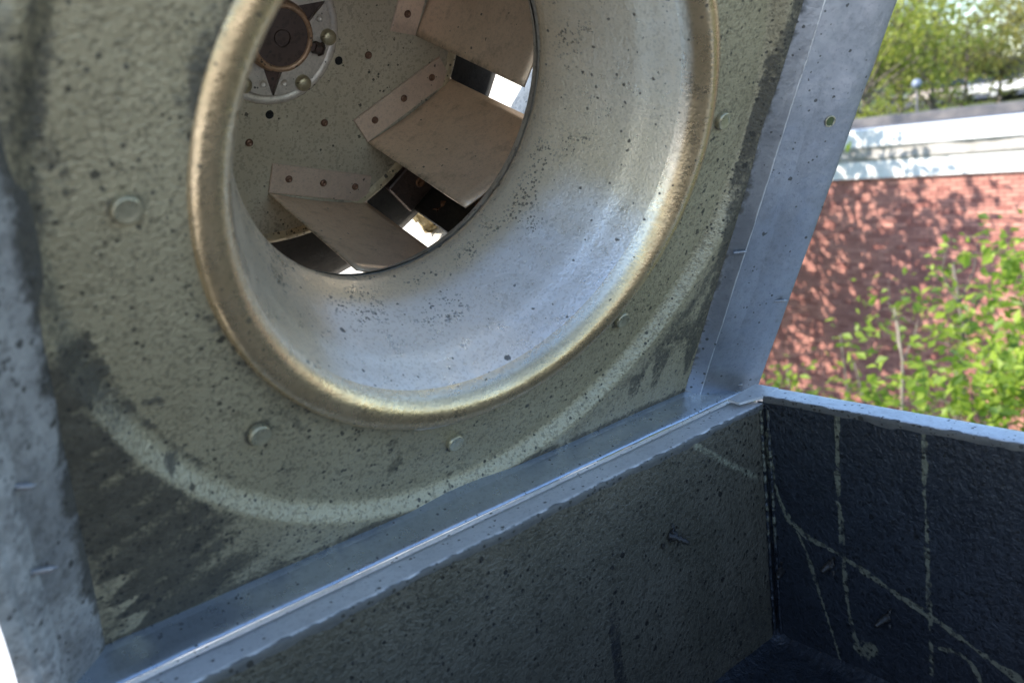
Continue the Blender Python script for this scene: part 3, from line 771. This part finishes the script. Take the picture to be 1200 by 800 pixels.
# ================================================================== ground
def hmap(x, y):
    d = math.hypot(x, y)
    return -5.6 + 4.35 * sstep(30, 58, x) + 12 * sstep(150, 900, d) * 1.0
N = 90; V = []; F = []
for j in range(N + 1):
    for i in range(N + 1):
        sx = (i / N * 2 - 1); sy = (j / N * 2 - 1); x = 2400 * sx * abs(sx) ** 1.6; y = 2400 * sy * abs(sy) ** 1.6; V.append((x, y, hmap(x, y)))
for j in range(N):
    for i in range(N): a = j * (N + 1) + i; F.append((a, a + 1, a + N + 2, a + N + 1))
M['grass'] = simple('grass_ground', (.05, .075, .022), (.085, .10, .04), .4, .95)
o = pydata('ground', V, F, M['grass'], smooth=True); tag(o, kind='structure')
M['asphalt'] = simple('asphalt', (.045, .045, .047), (.07, .07, .07), 2, .9)
bm = bmesh.new(); box(bm, 60, 84, -30, 60, -1.3, -1.215); o = build('parking_lot', bm, M['asphalt']); tag(o, kind='structure')

# ================================================================== foliage
def leafmat(name, c1, c2, tr=.45):
    s = NT(name); a = s.attr('tone'); c = s.mix(a, c1, c2)
    d = s.n('ShaderNodeBsdfPrincipled'); s.l(c, d.inputs['Base Color']); d.inputs['Roughness'].default_value = .5
    t = s.n('ShaderNodeBsdfTranslucent'); s.l(s.mix(.5, c, tuple(min(1, x * 2.2) for x in c2)), t.inputs[0])
    mx = s.n('ShaderNodeMixShader'); mx.inputs[0].default_value = tr; s.l(d.outputs[0], mx.inputs[1]); s.l(t.outputs[0], mx.inputs[2]); s.l(mx.outputs[0], s.out.inputs[0]); return s.m
M['leaf'] = leafmat('spring_green_leaf', (.055, .115, .012), (.32, .42, .05))
M['leaf_far'] = leafmat('yellow_green_leaf', (.18, .24, .03), (.36, .38, .08))
M['leaf_olive'] = leafmat('olive_budding_leaf', (.20, .20, .05), (.33, .31, .09))
M['bark'] = simple('bark', (.10, .085, .065), (.18, .155, .125), 12, .9, bump=.6, bd=.01)
M['bark_pale'] = simple('pale_bark', (.22, .19, .15), (.30, .26, .21), 12, .9, bump=.6, bd=.01)
rnd = random.Random(3)
def leaves(name, centers, per, size, mat, parent, origin):
    V = []; F = []; T = []
    for (c, rad) in centers:
        c = Vector(c); k_ = int(per * (rad ** 2))
        # leaves sit in small sprays inside the clump
        sprays = [c + Vector((rnd.gauss(0, .42), rnd.gauss(0, .42), rnd.gauss(0, .42))) * rad for _ in range(max(2, k_ // 14))]
        for _ in range(k_):
            p = rnd.choice(sprays) + Vector((rnd.gauss(0, 1), rnd.gauss(0, 1), rnd.gauss(0, 1))) * size * 1.3
            d = Vector((rnd.gauss(0, 1), rnd.gauss(0, 1), rnd.gauss(-.2, .7))).normalized()
            s_ = d.cross(Vector((rnd.gauss(0, .5), rnd.gauss(0, .5), 1))).normalized(); L = size * rnd.uniform(.6, 1.3); W = L * rnd.uniform(.26, .36)
            up = s_.cross(d) * L * .1; b = len(V); tone = min(1, max(0, rnd.gauss(.5, .3)))
            V += [tuple(p), tuple(p + d * L * .45 + s_ * W + up), tuple(p + d * L), tuple(p + d * L * .45 - s_ * W + up)]; T += [tone] * 4
            F += [(b, b + 1, b + 2), (b, b + 2, b + 3)]
    V = [(x - origin[0], y - origin[1], z - origin[2]) for x, y, z in V]
    o = pydata(name, V, F, mat, parent, attrs={'tone': T}); tag(o, kind='stuff'); return o
def tree(name, label, cat, base, top, tr, centers, per, size, mat, group=None, bark='bark'):
    t = empty(name, base); tag(t, label, cat, group)
    bm = bmesh.new(); b = Vector((0, 0, 0)); tp = Vector(top) - Vector(base); pts = []
    for k in range(9):
        q = k / 8; pts.append(b.lerp(tp, q) + Vector((fbm(q * 2, base[0], 1), fbm(q * 2, base[1], 5), 0)) * .12 * min(1, q * 3) * max(1, tr * 8))
    tube(bm, pts, [tr * (1 - .75 * k / 8) for k in range(9)], 8); build('trunk', bm, M[bark], t, None, True)
    for c, rad in centers:
        cl = Vector(c) - Vector(base); q = min(.92, max(.25, (cl.z - abs(Vector((cl.x - tp.x, cl.y - tp.y)).length) * .7) / max(.1, tp.z)))
        i0 = int(q * 8); s0 = pts[i0].lerp(pts[min(8, i0 + 1)], q * 8 - i0)
        bm = bmesh.new(); mid = s0.lerp(cl, .5) + Vector((rnd.gauss(0, .1), rnd.gauss(0, .1), rnd.uniform(0, .15))) * (cl - s0).length
        r0 = tr * (1 - .75 * q) * .6
        tube(bm, [s0, s0.lerp(mid, .5), mid, mid.lerp(cl, .6), cl + Vector((0, 0, rad * .3))], [r0, r0 * .8, r0 * .6, r0 * .42, r0 * .2], 6)
        for _ in range(5):
            q2 = rnd.uniform(.3, 1); a = mid.lerp(cl, q2); e = cl + Vector((rnd.gauss(0, .6), rnd.gauss(0, .6), rnd.gauss(0, .6))) * rad
            tube(bm, [a, a.lerp(e, .5) + Vector((0, 0, .05 * rad)), e], [r0 * .3, r0 * .2, r0 * .08], 5)
        build('limb', bm, M[bark], t, None, True)
    leaves('crown', centers, per, size, mat, t, base)
    return t
CL = [(5.83, 3.9, -2.08, 0.24), (5.78, 3.98, -2.34, 0.26), (5.51, 3.48, -2.2, 0.26), (6.52, 3.74, -1.96, 0.2), (5.27, 2.9, -1.84, 0.2), (5.23, 2.98, -2.01, 0.25), (6.28, 3.15, -1.58, 0.24), (6.58, 3.23, -1.9, 0.24), (4.93, 2.5, -1.98, 0.25), (5.03, 2.31, -1.85, 0.3), (6.48, 2.74, -1.13, 0.13), (6.48, 2.73, -1.4, 0.18), (6.5, 2.71, -1.59, 0.28), (6.03, 2.51, -1.76, 0.33), (6.86, 2.62, -1.08, 0.1), (6.88, 2.58, -1.47, 0.2), (6.11, 2.34, -1.62, 0.32), (5.14, 2.05, -1.74, 0.34), (5.24, 1.83, -1.67, 0.36), (6.23, 2.04, -1.06, 0.24), (5.95, 1.94, -1.3, 0.32), (5.75, 1.89, -1.55, 0.35), (4.75, 1.71, -1.79, 0.35), (4.83, 1.51, -1.75, 0.4), (4.62, 1.99, -1.89, 0.28), (5.12, 3.16, -2.2, 0.22), (5.81, 1.72, -1.17, 0.35), (5.83, 1.68, -1.62, 0.45), (4.88, 1.35, -1.74, 0.45), (6.75, 3.11, -1.85, 0.22)]
def pick(ids): return [((CL[i][0], CL[i][1], CL[i][2]), CL[i][3] * .82) for i in ids]
PER = 680; LS = .10
tree('sapling', 'small leafy sapling low in the left corner between fan flange and duct rim', 'sapling', (5.75, 3.85, -5.6), (5.78, 3.9, -2.1), .03, pick([0, 1]), PER, LS, M['leaf'])
tree('sapling', 'sapling with one loose round tuft standing clear against the shaded brick', 'sapling', (6.3, 3.6, -5.6), (6.52, 3.72, -1.95), .03, pick([3, 2, 25]), PER, LS, M['leaf'])
tree('sapling', 'bright green upright sapling shoot just above the duct rim', 'sapling', (5.3, 2.9, -5.6), (5.27, 2.9, -1.8), .03, pick([4, 5, 8]), PER * 1.15, LS, M['leaf'])
tree('sapling', 'open sapling with a pale bare stem in front of the brick wall', 'sapling', (6.3, 3.1, -5.6), (6.4, 3.15, -1.6), .04, pick([6, 7, 29]), PER, LS, M['leaf'], bark='bark_pale')
PER = 900
tree('young_tree', 'young tree with two thin upright leader shoots before the brick wall', 'tree', (6.5, 2.6, -5.6), (6.5, 2.68, -1.2), .05, pick([10, 11, 12, 13, 14, 15, 16]), PER, LS, M['leaf'])
PER = 1400
tree('young_tree', 'dense bright young tree filling the right edge, its pale stem showing', 'tree', (5.9, 1.8, -5.6), (5.95, 1.85, -1.2), .06, pick([19, 20, 21, 26, 27]), PER, LS, M['leaf'], bark='bark_pale')
tree('young_tree', 'low leafy young tree whose crown meets the duct rim at right', 'tree', (4.9, 1.8, -5.6), (4.95, 1.8, -1.7), .05, pick([9, 17, 18, 22, 23, 24, 28]), PER * 1.1, LS, M['leaf'])
# tall shade trees toward the sun; their shadows dapple the brick
def crown_pts(cx, cy, cz, rx, rz, n, rad):
    out = []
    while len(out) < n:
        p = Vector((rnd.uniform(-1, 1), rnd.uniform(-1, 1), rnd.uniform(-1, 1)))
        if .25 < p.length < 1: out.append(((cx + p.x * rx, cy + p.y * rx, cz + p.z * rz), rad * rnd.uniform(.7, 1.2)))
    return out
tree('shade_tree', 'tall shade tree hidden behind the raised fan that dapples the brick wall', 'tree', (9.2, 9.6, -5.6), (9.2, 9.6, 1.6), .16, crown_pts(9.2, 9.6, .2, 2.6, 2.8, 62, .62), 120, .23, M['leaf'])
tree('shade_tree', 'second shade tree beside the taller one behind the raised fan', 'tree', (10.6, 7.9, -5.6), (10.6, 8.0, .5), .10, crown_pts(10.6, 8.0, -.4, 1.2, 1.5, 18, .5), 110, .22, M['leaf'])
tree('shade_tree', 'low spreading shade tree below the tall one behind the raised fan', 'tree', (10.4, 10.8, -5.6), (10.4, 10.8, -1.2), .10, crown_pts(10.4, 10.8, -1.9, 2.6, 1.8, 46, .6), 95, .22, M['leaf'])
# far trees
def fartree(label, az, dist, base_z, h, rx, n, mat, per, sz, bark='bark', group='spring trees beyond the roofs'):
    x = CP.x + dist * math.cos(R(az)); y = CP.y + dist * math.sin(R(az))
    tree('spring_tree', label, 'tree', (x, y, base_z), (x, y, base_z + h * .8), .02 * h, crown_pts(x, y, base_z + h * .58, rx, h * .42, n, rx * .36), per * 2.2, sz, mat, group, bark)
fartree('yellow-green spring tree nearest the raised flange', 28.8, 42, -3.5, 9.6, 3.4, 40, M['leaf_far'], 42, .26)
fartree('tall bright green spring tree left of the blue globe', 26.8, 50, -2.5, 9.8, 3.0, 36, M['leaf_far'], 40, .27)
fartree('airy yellow spring tree above the blue globe', 25.0, 46, -2.5, 7.5, 2.6, 30, M['leaf_far'], 24, .25)
fartree('olive budding tree over the parked cars', 21.6, 55, -1.3, 6.2, 3.2, 34, M['leaf_olive'], 34, .26)
fartree('thin spring tree between the two yellow ones and the olive one', 23.3, 48, -2.5, 6.6, 1.5, 16, M['leaf_far'], 30, .24)
fartree('rounded olive tree at the right edge of the view', 19.6, 48, -1.3, 6.2, 3.0, 30, M['leaf_olive'], 36, .26)
fartree('low green tree far behind the olive one', 24.0, 90, -1.0, 6.0, 5.5, 34, M['leaf_far'], 14, .45)
fartree('wide pale tree on the skyline behind the left trees', 28.5, 100, -1.0, 9, 7.0, 40, M['leaf_olive'], 12, .5)
# globe lamp
GL = empty('globe_lamp', (33 * math.cos(R(25.9)) + CP.x, 33 * math.sin(R(25.9)) + CP.y, -5.5)); tag(GL, 'round blue-grey globe on a post in front of the far trees', 'lamp')
M['globe'] = simple('blue_grey_globe', (.20, .24, .32), (.25, .29, .37), 3, .3)
bm = bmesh.new(); bmesh.ops.create_uvsphere(bm, u_segments=20, v_segments=12, radius=.16); build('globe', bm, M['globe'], GL, (0, 0, 5.85), True)
bm = bmesh.new(); tube(bm, [(0, 0, -.2), (0, 0, 3), (0, 0, 5.64)], [.07, .05, .04], 10); build('post', bm, M['darkroof'], GL, None, True)
# parked cars
M['glass'] = simple('dark_car_glass', (.015, .018, .022), (.02, .025, .03), 2, .08)
M['tyre'] = simple('tyre', (.02, .02, .02), (.03, .03, .03), 9, .8); M['rimm'] = simple('wheel_rim', (.4, .4, .4), (.5, .5, .5), 9, .4, .8)
def car(label, az, dist, yaw, col):
    x = CP.x + dist * math.cos(R(az)); y = CP.y + dist * math.sin(R(az))
    t = empty('parked_car', (x, y, -1.215), (0, 0, R(yaw))); tag(t, label, 'car', 'cars parked beyond the roof')
    mt = simple('car_paint', col, tuple(c * 1.05 for c in col), 2, .3, .2)
    body = [(-2.2, .35), (-2.25, .62), (-2.15, .92), (-1.75, 1.0), (1.0, .98), (2.05, .82), (2.22, .6), (2.2, .35)]
    roof = [(-1.75, .99), (-1.35, 1.42), (-.9, 1.5), (.05, 1.5), (.45, 1.4), (1.05, .98)]
    def ext(name, prof, w0, w1, mat, z0=None):
        bm = bmesh.new(); zs = [p[1] for p in prof]; zm, zM = min(zs), max(zs)
        L = [bm.verts.new((px, -(w0 + (w1 - w0) * (pz - zm) / (zM - zm)), pz)) for px, pz in prof]; Rr = [bm.verts.new((px, (w0 + (w1 - w0) * (pz - zm) / (zM - zm)), pz)) for px, pz in prof]
        bm.faces.new(L); bm.faces.new(Rr[::-1])
        for k in range(len(prof)): k2 = (k + 1) % len(prof); bm.faces.new((L[k], Rr[k], Rr[k2], L[k2]))
        bmesh.ops.recalc_face_normals(bm, faces=bm.faces[:]); bmesh.ops.bevel(bm, geom=bm.edges[:], offset=.04, segments=2, affect='EDGES'); return build(name, bm, mat, t, None, True)
    ext('body', body, .90, .84, mt); ext('cabin', roof, .80, .62, M['glass'])
    bm = bmesh.new(); box(bm, -1.2, .15, -.61, .61, 1.49, 1.53); bmesh.ops.bevel(bm, geom=bm.edges[:], offset=.015, segments=1, affect='EDGES'); build('roof_panel', bm, mt, t)
    for sx in (-1.35, 1.35):
        for sy in (-.82, .82):
            bm = bmesh.new(); tube(bm, [(sx, sy - .1, .33), (sx, sy + .1, .33)], [.33, .33], 20); wh = build('wheel', bm, M['tyre'], t)
            bm = bmesh.new(); tube(bm, [(sx, sy - .11, .33), (sx, sy + .11, .33)], [.2, .2], 14); build('rim', bm, M['rimm'], wh)
    for sy in (-.62, .62):
        bm = bmesh.new(); box(bm, 2.12, 2.24, sy - .16, sy + .16, .62, .74); build('headlight', bm, M['coping'], t)
    return t
car('pale grey parked car beyond the coping, nearer the olive tree', 22.2, 66, 100, (.5, .5, .5))
car('white parked car at the right edge beyond the coping', 20.5, 64, 95, (.75, .75, .74))
car('beige parked car left of the grey one beyond the coping', 24.6, 68, 85, (.5, .42, .36))
